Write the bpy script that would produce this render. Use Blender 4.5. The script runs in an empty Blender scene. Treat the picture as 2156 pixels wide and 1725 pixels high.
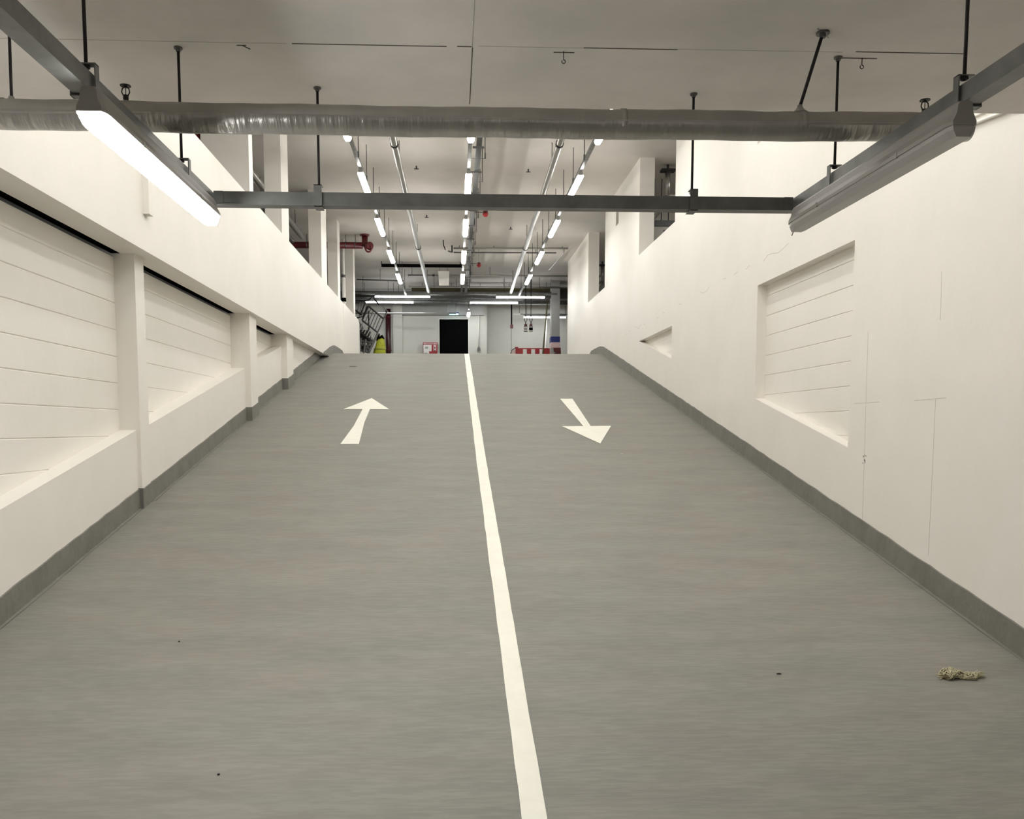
import bpy, math, random
from mathutils import Vector, Matrix, noise
random.seed(7)
S = bpy.context.scene
C = S.collection
# ---------------------------------------------------------------- camera, world, exposure
FPX = 1800.0
yaw, pit, rol = math.radians(2.499), math.radians(-4.925), math.radians(-0.042)
fwd = Vector((math.sin(yaw)*math.cos(pit), math.cos(yaw)*math.cos(pit), math.sin(pit)))
rgt = Vector((math.cos(yaw), -math.sin(yaw), 0)); upv = rgt.cross(fwd)
r2 = math.cos(rol)*rgt + math.sin(rol)*upv; u2 = -math.sin(rol)*rgt + math.cos(rol)*upv
cam_d = bpy.data.cameras.new('camera'); cam = bpy.data.objects.new('camera', cam_d); C.objects.link(cam)
cam.matrix_world = Matrix(((r2.x, u2.x, -fwd.x, 0), (r2.y, u2.y, -fwd.y, 0), (r2.z, u2.z, -fwd.z, 0), (0, 0, 0, 1)))
cam_d.sensor_width = 36; cam_d.lens = FPX/2156*36
cam_d.shift_x = (1078-1034.0)/2156; cam_d.shift_y = (1057.0-862.5)/2156
cam_d.clip_start = 0.05; cam_d.clip_end = 200
S.camera = cam
W = bpy.data.worlds.new('world'); S.world = W; W.use_nodes = True
W.node_tree.nodes['Background'].inputs[0].default_value = (0.8, 0.82, 0.85, 1)
W.node_tree.nodes['Background'].inputs[1].default_value = 0.25
S.view_settings.view_transform = 'Standard'; S.view_settings.look = 'None'
S.view_settings.gamma = 1; S.view_settings.use_curve_mapping = False
S.view_settings.exposure = 1.05
S.cycles.max_bounces = 14; S.cycles.diffuse_bounces = 8; S.cycles.glossy_bounces = 4
E_DECK = 19.5      # emission of the lit tube lights
E_NEAR = 32.0
E_ADDED_BACK = 13.0  # added lamps behind the viewer, unseen, set for brightness
E_FAR = 15.0
E_ADDED_MOUTH = 31.0  # added lamps over the ramp mouth, unseen, set for brightness
# ---------------------------------------------------------------- materials
def _mat(name):
    m = bpy.data.materials.new(name); m.use_nodes = True
    nt = m.node_tree; return m, nt, nt.nodes['Principled BSDF']
def plain(name, col, rough=0.6, metal=0.0, bump=0.0, bscale=40, var=0.0, vscale=4, spec=0.5, stretch=(1, 1, 1), col2=None):
    m, nt, b = _mat(name)
    b.inputs['Base Color'].default_value = (*col, 1); b.inputs['Roughness'].default_value = rough
    b.inputs['Metallic'].default_value = metal; b.inputs['Specular IOR Level'].default_value = spec
    tc = nt.nodes.new('ShaderNodeTexCoord'); mp = nt.nodes.new('ShaderNodeMapping')
    mp.inputs['Scale'].default_value = stretch; nt.links.new(tc.outputs['Object'], mp.inputs[0])
    if var or col2:
        n = nt.nodes.new('ShaderNodeTexNoise'); n.inputs['Scale'].default_value = vscale; n.inputs['Detail'].default_value = 5
        n.inputs['Roughness'].default_value = 0.6
        nt.links.new(mp.outputs[0], n.inputs['Vector'])
        r = nt.nodes.new('ShaderNodeValToRGB'); r.color_ramp.elements[0].position = 0.32; r.color_ramp.elements[1].position = 0.68
        c2 = col2 if col2 else tuple(min(1, c*(1+var)) for c in col)
        c1 = col if col2 else tuple(c*(1-var) for c in col)
        r.color_ramp.elements[0].color = (*c1, 1); r.color_ramp.elements[1].color = (*c2, 1)
        nt.links.new(n.outputs['Fac'], r.inputs[0]); nt.links.new(r.outputs[0], b.inputs['Base Color'])
    if bump:
        n2 = nt.nodes.new('ShaderNodeTexNoise'); n2.inputs['Scale'].default_value = bscale; n2.inputs['Detail'].default_value = 4
        nt.links.new(mp.outputs[0], n2.inputs['Vector'])
        bp = nt.nodes.new('ShaderNodeBump'); bp.inputs['Strength'].default_value = bump; bp.inputs['Distance'].default_value = 0.01
        nt.links.new(n2.outputs['Fac'], bp.inputs['Height']); nt.links.new(bp.outputs[0], b.inputs['Normal'])
    return m
def emis(name, col, st):
    m, nt, b = _mat(name)
    b.inputs['Base Color'].default_value = (0.8, 0.8, 0.8, 1); b.inputs['Emission Color'].default_value = (*col, 1)
    b.inputs['Emission Strength'].default_value = st; return m
def floor_mat():
    m, nt, b = _mat('ramp_paint')
    tc = nt.nodes.new('ShaderNodeTexCoord'); cols = None
    def nz(scale, st, det, p0, p1, c0, c1):
        mp = nt.nodes.new('ShaderNodeMapping'); mp.inputs['Scale'].default_value = st; nt.links.new(tc.outputs['Object'], mp.inputs[0])
        n = nt.nodes.new('ShaderNodeTexNoise'); n.inputs['Scale'].default_value = scale; n.inputs['Detail'].default_value = det
        nt.links.new(mp.outputs[0], n.inputs['Vector'])
        r = nt.nodes.new('ShaderNodeValToRGB'); r.color_ramp.elements[0].position = p0; r.color_ramp.elements[1].position = p1
        r.color_ramp.elements[0].color = (*c0, 1); r.color_ramp.elements[1].color = (*c1, 1)
        nt.links.new(n.outputs['Fac'], r.inputs[0]); return n, r
    n1, r1 = nz(1.3, (1.1, 4.2, 1), 7, 0.36, 0.68, (0.222, 0.216, 0.194), (0.252, 0.247, 0.220))
    n2, r2_ = nz(1.7, (1, 2.2, 1), 4, 0.42, 0.6, (0.97, 0.99, 0.98), (1.025, 0.995, 0.99))
    n3, r3 = nz(7, (1.1, 7, 1), 8, 0.42, 0.60, (0.93, 0.93, 0.93), (1.04, 1.04, 1.04))
    def mul(a, b_):
        x = nt.nodes.new('ShaderNodeMix'); x.data_type = 'RGBA'; x.blend_type = 'MULTIPLY'; x.inputs[0].default_value = 1
        nt.links.new(a, x.inputs[6]); nt.links.new(b_, x.inputs[7]); return x.outputs[2]
    nt.links.new(mul(mul(r1.outputs[0], r2_.outputs[0]), r3.outputs[0]), b.inputs['Base Color'])
    b.inputs['Roughness'].default_value = 0.62; b.inputs['Specular IOR Level'].default_value = 0.35
    bp = nt.nodes.new('ShaderNodeBump'); bp.inputs['Strength'].default_value = 0.35; bp.inputs['Distance'].default_value = 0.01
    nt.links.new(n3.outputs['Fac'], bp.inputs['Height']); nt.links.new(bp.outputs[0], b.inputs['Normal'])
    return m
M = dict(
    wall=plain('white_wall_paint', (0.80, 0.775, 0.715), 0.5, bump=0.25, bscale=9, vscale=1.6, col2=(0.835, 0.803, 0.755), spec=0.3),
    soffit=plain('painted_soffit', (0.74, 0.72, 0.685), 0.85, bump=0.25, bscale=6, vscale=2.0, col2=(0.88, 0.83, 0.795), spec=0.2),
    upceil=plain('upper_ceiling_paint', (0.62, 0.595, 0.55), 0.85, bump=0.1, bscale=5, vscale=0.9, col2=(0.70, 0.655, 0.62), spec=0.2),
    floor=floor_mat(),
    skirt=plain('grey_skirting_paint', (0.185, 0.18, 0.160), 0.55, bump=0.6, bscale=14, var=0.12, vscale=5),
    darkline=plain('skirting_crack', (0.07, 0.066, 0.056), 0.9),
    joint=plain('dark_joint', (0.12, 0.11, 0.09), 0.9),
    crack=plain('wall_hairline', (0.50, 0.47, 0.41), 0.9),
    line=plain('white_line_paint', (0.83, 0.82, 0.73), 0.55, bump=0.2, bscale=30, var=0.03, vscale=8),
    trunk=plain('galvanised_trunking', (0.20, 0.205, 0.20), 0.42, 0.6, bump=0.05, bscale=8, var=0.2, vscale=9),
    steel=plain('dull_steel', (0.16, 0.16, 0.158), 0.45, 0.8),
    dark=plain('dark_steel', (0.03, 0.028, 0.03), 0.5, 0.5),
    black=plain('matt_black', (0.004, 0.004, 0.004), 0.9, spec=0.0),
    plastic=plain('grey_plastic_body', (0.33, 0.32, 0.30), 0.45),
    lens_off=plain('unlit_lens', (0.42, 0.41, 0.40), 0.25),
    lens_near=emis('lit_lens_near', (1.0, 0.985, 0.95), E_NEAR),
    lens_added_back=emis('added_lens_behind', (1.0, 0.985, 0.95), E_ADDED_BACK),
    lens_added_mouth=emis('added_lens_mouth', (1.0, 0.98, 0.93), E_ADDED_MOUTH),
    lens_far=emis('lit_lens_far', (0.97, 1.0, 1.0), E_FAR),
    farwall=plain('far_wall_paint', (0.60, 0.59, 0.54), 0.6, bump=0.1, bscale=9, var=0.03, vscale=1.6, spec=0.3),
    lens_deck=emis('lit_lens_deck', (1.0, 0.98, 0.93), E_DECK),
    foil=plain('foil_insulation', (0.40, 0.385, 0.36), 0.5, 0.4, bump=0.22, bscale=16, var=0.10, vscale=6, stretch=(1, 0.3, 0.3)),
    foil2=plain('foil_wrinkled', (0.48, 0.47, 0.45), 0.3, 0.8, bump=0.75, bscale=30, var=0.12, vscale=9, stretch=(1, 0.25, 0.12)),
    silver=plain('silver_cladding', (0.44, 0.43, 0.41), 0.33, 0.85, bump=0.1, bscale=12),
    red=plain('red_pipe_paint', (0.10, 0.008, 0.012), 0.4),
    redb=plain('bright_red_plastic', (0.33, 0.012, 0.018), 0.4),
    pinkw=plain('pinkish_white', (0.72, 0.52, 0.52), 0.5),
    white=plain('white_board', (0.80, 0.78, 0.74), 0.5),
    blue=plain('navy_paint', (0.01, 0.02, 0.16), 0.5),
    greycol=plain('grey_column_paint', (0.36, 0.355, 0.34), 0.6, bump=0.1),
    olive=plain('olive_beam_paint', (0.095, 0.08, 0.035), 0.6),
    hivis=plain('hi_vis_fabric', (0.34, 0.37, 0.02), 0.7, bump=0.5, bscale=12, var=0.15, vscale=10),
    reflect=plain('reflective_band', (0.26, 0.28, 0.05), 0.3),
    cloth=plain('frayed_cloth', (0.42, 0.38, 0.23), 0.95, bump=0.4, bscale=140, vscale=50, col2=(0.66, 0.62, 0.45)),
    cloth_dark=plain('cloth_fold_shade', (0.16, 0.14, 0.07), 0.95, bump=0.8, bscale=90),  # darker cloth tone paints the shade inside the rag's folds
    cyan=emis('cyan_sign_glow', (0.35, 0.85, 1.0), 3.0),
)
# ---------------------------------------------------------------- mesh builder
class MB:
    def __init__(s): s.v = []; s.f = []; s.mi = []; s.m = 0
    def add(s, vs, fs):
        n = len(s.v); s.v += [tuple(p) for p in vs]; s.f += [tuple(n+i for i in f) for f in fs]; s.mi += [s.m]*len(fs); return s
    def box(s, x0, x1, y0, y1, z0, z1):
        vs = [(x, y, z) for x in (x0, x1) for y in (y0, y1) for z in (z0, z1)]
        return s.add(vs, [(0, 1, 3, 2), (4, 6, 7, 5), (0, 4, 5, 1), (2, 3, 7, 6), (0, 2, 6, 4), (1, 5, 7, 3)])
    def prism(s, poly, a0, a1, axis='x'):
        n = len(poly)
        def P(p, a):
            if axis == 'x': return (a, p[0], p[1])
            if axis == 'y': return (p[0], a, p[1])
            return (p[0], p[1], a)
        vs = [P(p, a0) for p in poly]+[P(p, a1) for p in poly]
        fs = [tuple(range(n))[::-1], tuple(range(n, 2*n))]+[(i, (i+1) % n, n+(i+1) % n, n+i) for i in range(n)]
        return s.add(vs, fs)
    def loft(s, secs, cap=True):
        n = len(secs[0]); vs = [p for q in secs for p in q]; fs = []
        for k in range(len(secs)-1):
            for i in range(n): fs.append((k*n+i, k*n+(i+1) % n, (k+1)*n+(i+1) % n, (k+1)*n+i))
        if cap: fs += [tuple(range(n))[::-1], tuple(range((len(secs)-1)*n, len(secs)*n))]
        return s.add(vs, fs)
    def tube(s, pts, r, seg=8):
        pts = [Vector(p) for p in pts]; secs = []
        rr = r if isinstance(r, (list, tuple)) else [r]*len(pts)
        prev = None
        for i, p in enumerate(pts):
            d = (pts[min(i+1, len(pts)-1)]-pts[max(i-1, 0)]).normalized()
            if prev is None: a = d.cross(Vector((0, 0, 1)) if abs(d.z) < 0.9 else Vector((1, 0, 0))).normalized()
            else: a = (prev-d*prev.dot(d)).normalized()
            prev = a; b = d.cross(a)
            secs.append([p+(a*math.cos(t)+b*math.sin(t))*rr[i] for t in [2*math.pi*k/seg for k in range(seg)]])
        return s.loft(secs)
    def ribbon(s, pts, axis, c, w, t=0.003):
        # strap: 2D polyline in the plane across `axis`, width w along it
        for (a, b) in zip(pts[:-1], pts[1:]):
            d = Vector((b[0]-a[0], b[1]-a[1])); l = d.length or 1; n = Vector((-d.y, d.x))/l*t/2; e = d/l*t/2
            q = [(a[0]-e.x+n.x, a[1]-e.y+n.y), (b[0]+e.x+n.x, b[1]+e.y+n.y), (b[0]+e.x-n.x, b[1]+e.y-n.y), (a[0]-e.x-n.x, a[1]-e.y-n.y)]
            s.prism(q, c-w/2, c+w/2, axis)
        return s
    def build(s, name, mat, parent=None, smooth=False):
        off = parent.matrix_basis.translation if parent else Vector((0, 0, 0))
        p = parent
        if p and p.parent: off = off+p.parent.matrix_basis.translation
        me = bpy.data.meshes.new(name)
        me.from_pydata([tuple(Vector(v)-off) for v in s.v], [], s.f)
        for m in (mat if isinstance(mat, list) else [mat]): me.materials.append(m)
        for i, pl in enumerate(me.polygons): pl.material_index = s.mi[i]; pl.use_smooth = smooth
        import bmesh
        bm = bmesh.new(); bm.from_mesh(me); bmesh.ops.recalc_face_normals(bm, faces=bm.faces); bm.to_mesh(me); bm.free()
        me.update()
        o = bpy.data.objects.new(name, me); C.objects.link(o)
        if parent: o.parent = parent
        return o
def _islands(s):
    p = list(range(len(s.v)))
    def f(a):
        while p[a] != a: p[a] = p[p[a]]; a = p[a]
        return a
    for fc in s.f:
        for i in fc[1:]: p[f(fc[0])] = f(i)
    g = {}
    for fc in s.f: g.setdefault(f(fc[0]), []).append(fc)
    return g.values()
def each(s, name, mat, parent=None, smooth=False):
    """every separate piece becomes an object of its own"""
    out = []
    for fs in _islands(s):
        ids = sorted({i for fc in fs for i in fc}); mp = {i: k for k, i in enumerate(ids)}
        m = MB(); m.add([s.v[i] for i in ids], [tuple(mp[i] for i in fc) for fc in fs]); out.append(m.build(name, mat, parent, smooth))
    return out
def tag(o, label, cat, group=None):
    o['label'] = label; o['category'] = cat
    if group: o['group'] = group
    return o
def thing(name, loc, label, cat, group=None):
    o = bpy.data.objects.new(name, None); C.objects.link(o); o.location = loc; o.empty_display_size = 0.1
    o.matrix_basis.translation = Vector(loc)
    return tag(o, label, cat, group)
def struct(o): o['kind'] = 'structure'; return o
def kids(o): return [c for c in bpy.data.objects if c.parent == o]
def dup(root, loc, label, group=None):
    r = root.copy(); C.objects.link(r); r.location = loc; r['label'] = label
    if group: r['group'] = group
    for ch in kids(root):
        c = ch.copy(); C.objects.link(c); c.parent = r
        for g in kids(ch):
            d = g.copy(); C.objects.link(d); d.parent = c
    return r
# ---------------------------------------------------------------- the ramp profile
SL = 0.208333; DECK = 1.58
PROF = [(-9.0, -1.65), (2.64, -1.65), (17.8, 1.508), (18.1, 1.555), (18.4, 1.575), (18.8, DECK), (30.2, DECK)]
def rz(y):
    for (a, b), (c, d) in zip(PROF[:-1], PROF[1:]):
        if y <= c: return b+(d-b)*(y-a)/(c-a)
    return DECK
ys = []
for (a, _), (c, _) in zip(PROF[:-1], PROF[1:]):
    n = max(1, int((c-a)/1.0)); ys += [a+(c-a)*i/n for i in range(n)]
ys.append(PROF[-1][0])
fl = MB()
for a, b in zip(ys[:-1], ys[1:]):
    fl.add([(-2.8, a, rz(a)), (3.25, a, rz(a)), (3.25, b, rz(b)), (-2.8, b, rz(b))], [(0, 1, 2, 3)])
me_floor = fl.build('floor', M['floor']); struct(me_floor)
# decks either side of the ramp
dk = MB()
dk.box(-12, -2.80, -9, 30.2, 1.46, DECK); dk.box(3.38, 12, -9, 30.2, 1.46, DECK)
dk.box(-2.80, 3.38, -9, 3.93, 1.50, DECK)
struct(dk.build('floor', M['floor']))
# ---------------------------------------------------------------- near ceiling, upper ceiling
ZN = 1.44; YE = 3.95
ce = MB()
ce.prism([(-2.5, -9), (3.13, -9), (3.13, 3.955), (-2.5, 4.025)], ZN, 1.499, 'z')
ce.m = 1
for x0, x1, y0, y1 in ((-0.60, -0.02, 3.372, 3.377), (0.02, 0.075, 3.37, 3.375), (0.50, 0.86, 3.362, 3.367), (1.55, 1.98, 3.352, 3.357),
                       (0.39, 0.47, 3.405, 3.41), (1.50, 1.66, 3.408, 3.413), (-0.81, -0.775, 3.395, 3.40)):
    ce.box(x0, x1, y0, y1, ZN-0.0015, ZN+0.001)
ce.box(0.076, 0.080, 3.38, YE, ZN-0.0006, ZN+0.001)
ce.m = 2; ce.box(0.0765, 0.0785, 2.0, 3.38, ZN-0.0006, ZN+0.001)
for x0, x1, y0, y1 in ((-1.9, -0.62, 3.374, 3.377), (0.1, 0.5, 3.366, 3.369), (0.86, 1.5, 3.36, 3.363)): ce.box(x0, x1, y0, y1, ZN-0.0006, ZN+0.001)
struct(ce.build('ceiling', [M['soffit'], M['joint'], M['crack']]))
uc = MB(); uc.box(-12, 12, -9, 30.4, 4.5, 4.6)
struct(uc.build('ceiling', M['upceil']))
# ---------------------------------------------------------------- left wall
PL = 0.66
wl = MB()
wl.box(-2.74, -2.5, -9, 23.05, ZN, 2.85)
wl.prism([(23.05, 1.5), (23.05, 2.85), (23.3, 2.78), (23.3, 1.5)], -2.74, -2.5)
wl.box(-2.5, -2.45, 7.20, 7.30, 1.73, 2.85)
wl.box(-2.5, -2.492, 19.9, 23.0, 1.58, 2.85)
wall_left = struct(wl.build('wall_left', M['wall']))
wb = MB(); wb.box(-2.83, -2.735, -9, 17.6, 1.448, 1.458); wb.build('painted_gap_shade', M['black'], wall_left)  # black strip paints the shade in the gap above the blockwork
def courses(face, back, z0, z1, pitch, phase, sgn):
    """profile (x,z) of blockwork with V joints; sgn=+1 face looks to +x"""
    pts = []; z = z0; k = math.ceil((z0-phase)/pitch)
    pts.append((face, z0))
    while phase+k*pitch < z1-0.02:
        zc = phase+k*pitch
        if zc > z0+0.02:
            pts += [(face, zc-0.006), (face-sgn*0.007, zc), (face, zc+0.006)]
        k += 1
    pts += [(face, z1), (back, z1), (back, z0)]
    return pts
for (a, b) in ((-9, 7.33), (7.54, 11.03), (11.41, 13.45), (13.95, 17.6)):
    m = MB(); m.prism(courses(-2.80, -2.95, rz(a)-0.1, 1.41, 0.22, -0.065, 1), a, b, 'y')
    m.build('blockwork_panel', M['wall'], wall_left)
for (a, b, x) in ((-9, 7.33, -2.66), (7.54, 11.03, -2.632), (11.41, 13.45, -2.645), (13.95, 17.6, -2.645)):
    yy = [a]+[y for y in (2.64, 14.3) if a < y < b]+[b]
    top = [(y, min(rz(y)+PL, ZN)) for y in yy]; bot = [(y, rz(y)-0.12) for y in yy][::-1]
    m = MB(); m.prism(top+bot, -2.80, x); m.build('plinth', M['wall'], wall_left)
for i, (a, b, x) in enumerate(((7.33, 7.54, -2.63), (11.03, 11.41, -2.56), (13.45, 13.95, -2.56))):
    m = MB(); m.prism([(a, rz(a)-0.1), (b, rz(b)-0.1), (b, ZN), (a, ZN)], -2.85, x)
    o = m.build('wall_pier', M['wall'])
    tag(o, ['nearest white concrete pier below the left parapet, by the slim corner step',
            'middle white pier under the left parapet, on a grey block foot',
            'farthest white pier under the left parapet, close to the ramp top'][i], 'pier', 'white piers under the left parapet')
def skirt(mb, pts, x, side, t=0.012, h=0.165):
    """strip following floor along x plane; pts = list of (y0,y1)"""
    for a, b in pts:
        n = max(1, int((b-a)/0.14)); prev = None
        for i in range(n+1):
            y = a+(b-a)*i/n; z = max(rz(y), -9); j = random.uniform(-0.004, 0.004)
            top = z+h+j; bz = z-0.02
            if x == -2.5: bz = max(bz, ZN); top = max(top, ZN+0.001)
            cur = (y, bz, top, t+random.uniform(-0.001, 0.002))
            if prev:
                y0, b0, t0, q0 = prev; y1, b1, t1, q1 = cur
                xo0, xo1 = x+side*q0, x+side*q1
                mb.add([(x, y0, b0), (xo0, y0, b0), (xo0, y0, t0), (x, y0, t0), (x, y1, b1), (xo1, y1, b1), (xo1, y1, t1), (x, y1, t1)],
                       [(0, 1, 2, 3), (4, 7, 6, 5), (1, 5, 6, 2), (2, 6, 7, 3), (0, 4, 5, 1), (0, 3, 7, 4)])
            prev = cur
    return mb
sk = MB()
skirt(sk, [(-9, 7.33)], -2.66, 1); skirt(sk, [(7.54, 11.03)], -2.632, 1); skirt(sk, [(11.41, 13.45), (13.95, 17.5)], -2.645, 1)
for (a, b, x) in ((7.33, 7.54, -2.63), (11.03, 11.41, -2.56), (13.45, 13.95, -2.56)):
    skirt(sk, [(a-0.012, b)], x, 1, 0.012)
    sk.prism([(-2.66, rz(a)-0.03), (x+0.012, rz(a)-0.03), (x+0.012, rz(a)+0.17), (-2.66, rz(a)+0.17)], a-0.014, a, 'y')
skirt(sk, [(16.8, 19.4)], -2.5, 1)
sk.prism([(19.4, 1.57), (19.4, 1.742), (19.5, 1.75), (20.4, 1.57)], -2.5, -2.486)
def bead(mb, a, b, x, side):
    n = int((b-a)/0.09); prev = None
    for i in range(n+1):
        y = a+(b-a)*i/n; o = 0.030+0.012*noise.noise(Vector((y*1.3, x, 0)))+0.006*noise.noise(Vector((y*6, x, 3))); w = 0.0035+0.003*noise.noise(Vector((y*2.1, 5, x)))
        w = max(w, 0.0008); z = rz(y)+0.0012; cur = (x+side*o, x+side*(o+w), y, z)
        if prev:
            mb.m = 1; mb.add([(prev[0], prev[2], prev[3]), (prev[1], prev[2], prev[3]), (cur[1], cur[2], cur[3]), (cur[0], cur[2], cur[3])], [(0, 1, 2, 3)])
            mb.m = 0; mb.add([(prev[0], prev[2], prev[3]), (cur[0], cur[2], cur[3]), (x, cur[2], cur[3]+0.006), (x, prev[2], prev[3]+0.006)], [(0, 1, 2, 3)])
        prev = cur
bead(sk, 2.8, 7.33, -2.66, 1); bead(sk, 7.54, 11.03, -2.632, 1); bead(sk, 11.41, 13.45, -2.645, 1); bead(sk, 13.95, 17.0, -2.645, 1)
struct(sk.build('baseboard_left', [M['skirt'], M['darkline']]))
# columns standing on the left parapet
cols = ((10.95, 11.15, -3.08, 'wide white column on the left parapet, nearest the foil pipe'),
        (12.95, 13.50, -2.74, 'second column along the left parapet, behind the grey cross trunking'),
        (16.75, 17.45, -2.735, 'third column along the left parapet, left of the red fire main'),
        (19.05, 19.45, -2.71, 'fourth column along the left parapet, just before the white downpipe'),
        (22.0, 22.35, -2.725, 'last column on the left parapet, beside the mobile steps'))
for a, b, x, lab in cols:
    m = MB(); m.box(x, -2.5, a, b, 2.85, 4.5)
    tag(m.build('parapet_column', M['wall']), lab, 'column', 'columns on the left parapet')
# ---------------------------------------------------------------- right wall
XR = 3.13; XB = 3.38; SILL = 2.9
def seg(mb, a, b, z0a, z0b, z1a, z1b, x0=XR, x1=XB): mb.prism([(a, z0a), (b, z0b), (b, z1b), (a, z1a)], x0, x1)
wr = MB()
y1n, y1f, y2n, y2f = 6.68, 8.82, 12.29, 14.47
RT = 1.46
r1n, r1f = -0.153, 0.306
r2n, r2f = 0.997, RT-0.003
seg(wr, -9, y1n, -2.2, -2.2, SILL, SILL)
seg(wr, y1n, y1f, -2.2, -2.2, r1n, r1f); seg(wr, y1n, y1f, RT, RT, SILL, SILL)
seg(wr, y1f, y2n, -2.2, -2.2, SILL, SILL)
seg(wr, y2n, y2f, -0.5, -0.5, r2n, r2f); seg(wr, y2n, y2f, RT, RT, SILL, SILL)
seg(wr, y2f, 23.65, -0.5, -0.5, SILL, SILL)
for a, b in ((-9, -3.0), (-0.5, 3.0), (8.93, 12.22), (14.58, 17.85), (20.05, 23.65)):
    if a == 14.58:
        seg(wr, a, 16.42, SILL, SILL, 4.5, 4.5); seg(wr, 16.68, b, SILL, SILL, 4.5, 4.5)
        seg(wr, 16.42, 16.68, SILL, SILL, 3.86, 3.86); seg(wr, 16.42, 16.68, 4.3, 4.3, 4.5, 4.5)
    else: seg(wr, a, b, SILL, SILL, 4.5, 4.5)
wr.m = 1
def hair(y0, z0, y1, z1, w=0.003):
    d = Vector((y1-y0, z1-z0)).normalized(); n = Vector((-d.y, d.x))*w/2
    wr.prism([(y0+n.x, z0+n.y), (y1+n.x, z1+n.y), (y1-n.x, z1-n.y), (y0-n.x, z0-n.y)], XR-0.0008, XR+0.001)
for q in ((5.46, 0.188, 5.465, -0.84), (5.72, 0.185, 5.34, 0.19), (6.41, 0.72, 6.39, -0.83), (5.453, 1.0, 5.445, 0.69), (6.6, 0.19, 6.2, 0.19)):
    hair(*q)
# roughly filled day joint running along the wall
pv = None
for i in range(60):
    y = 7.9+i*0.13; z = 1.70+0.02*math.sin(i*1.7)+random.uniform(-0.012, 0.012)
    if pv and random.random() < 0.45: hair(pv[0], pv[1], y, z, 0.004)
    pv = (y, z)
wr.m = 2
for i in range(9):
    a = 6.39+random.uniform(-0.03, 0.03); z = -0.245+random.uniform(-0.03, 0.03)
    wr.prism([(a, z), (a+0.012, z+0.004), (a+0.008, z+0.014)], XR-0.001, XR+0.001)
wall_right = struct(wr.build('wall_right', [M['wall'], M['crack'], M['joint']]))
m = MB(); m.box(3.27, 3.30, 16.42, 16.68, 3.86, 4.3); m.build('slot_shade_sheet', M['black'], wall_right)  # black sheet added to paint the dark inside the slot
for a, b, z0 in ((y1n, y1f, r1n), (y2n, y2f, r2n)):
    m = MB(); m.prism(courses(XR+0.10, XB, z0-0.02, RT+0.01, 0.202, 0.138, -1), a-0.01, b+0.01, 'y')
    m.build('blockwork_panel', M['wall'], wall_right)
sk = MB(); skirt(sk, [(-9, 19.3)], XR, -1)
sk.prism([(19.3, 1.57), (19.3, 1.742), (19.4, 1.75), (20.3, 1.57)], XR-0.014, XR)
bead(sk, 2.8, 17.8, XR, -1)
struct(sk.build('baseboard_right', [M['skirt'], M['darkline']]))
# ---------------------------------------------------------------- far walls
FY = 28.8
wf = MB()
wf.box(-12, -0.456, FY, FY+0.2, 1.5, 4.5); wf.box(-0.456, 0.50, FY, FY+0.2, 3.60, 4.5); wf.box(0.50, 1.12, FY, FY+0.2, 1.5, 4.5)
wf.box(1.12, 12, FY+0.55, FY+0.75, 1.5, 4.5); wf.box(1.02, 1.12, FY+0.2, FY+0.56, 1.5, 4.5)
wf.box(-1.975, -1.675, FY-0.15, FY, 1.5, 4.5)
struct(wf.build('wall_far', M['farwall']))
tb = MB(); tb.box(-1.67, 1.02, FY-0.14, FY, 3.72, 4.5); struct(tb.build('trim_1', M['greycol']))  # bulkhead band; its grey also paints the shade beneath the ducts
dr = MB(); dr.box(-0.456, 0.50, FY+0.12, FY+0.16, 1.58, 3.60)  # black sheet paints the darkness of the open doorway
door = struct(dr.build('door_1', M['black']))
df = MB(); df.box(-0.48, -0.456, FY-0.02, FY+0.12, 1.58, 3.62); df.box(0.50, 0.525, FY-0.02, FY+0.12, 1.58, 3.62)
df.box(-0.456, 0.50, FY-0.02, FY+0.12, 3.60, 3.62)
df.build('door_frame', M['wall'], door)
ws = MB(); ws.box(-12.2, -12, -9, 30.2, 1.4, 4.6); struct(ws.build('wall_outer_left', M['soffit']))
ws = MB(); ws.box(12, 12.2, -9, 30.2, 1.4, 4.6); struct(ws.build('wall_outer_right', M['soffit']))
ws = MB(); ws.box(-12.2, 12.2, -9.2, -9, -1.8, 4.6); struct(ws.build('wall_rear', M['wall']))
# dim partition seen through the right openings
ws = MB(); ws.box(7.5, 7.6, -9, 28.8, DECK, 4.5); struct(ws.build('wall_side_right', M['wall']))
# ---------------------------------------------------------------- painted marks
ll = MB(); cx = [(2.0, 0.31), (3.2, 0.31), (5.1, 0.303), (9.4, 0.287), (17.8, 0.28), (19.5, 0.28)]
def lx(y):
    for (a, b), (c, d) in zip(cx[:-1], cx[1:]):
        if y <= c: return b+(d-b)*(y-a)/(c-a)
    return 0.28
pv = None; y = 2.0
while y < 19.4:
    h = 0.05+random.uniform(-0.0015, 0.0015); o = random.uniform(-0.0015, 0.0015)
    cur = (lx(y)-h+o, lx(y)+h+o, y, rz(y)+0.003)
    k = len(ll.v); ll.add([(cur[0], cur[2], cur[3]), (cur[1], cur[2], cur[3])], [])
    if pv: ll.f.append((k-2, k-1, k+1, k)); ll.mi.append(0)
    pv = cur; y += 0.2
tag(ll.build('lane_line', M['line']), 'long white painted line down the middle of the grey ramp', 'road marking')
def flat(name, polys, label, group):
    m = MB()
    for poly in polys: m.add([(x, y, rz(y)+0.004) for x, y in poly], [tuple(range(len(poly)))])
    return tag(m.build(name, M['line']), label, 'arrow', group)
flat('painted_arrow', [[(-1.501, 11.79), (-0.879, 11.79), (-1.195, 12.66)], [(-1.273, 9.70), (-1.066, 9.70), (-1.125, 10.9), (-1.139, 11.79), (-1.24, 11.79), (-1.235, 10.7)]],
     'white painted arrow pointing up the ramp, left of the middle line', 'painted lane arrows')
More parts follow.
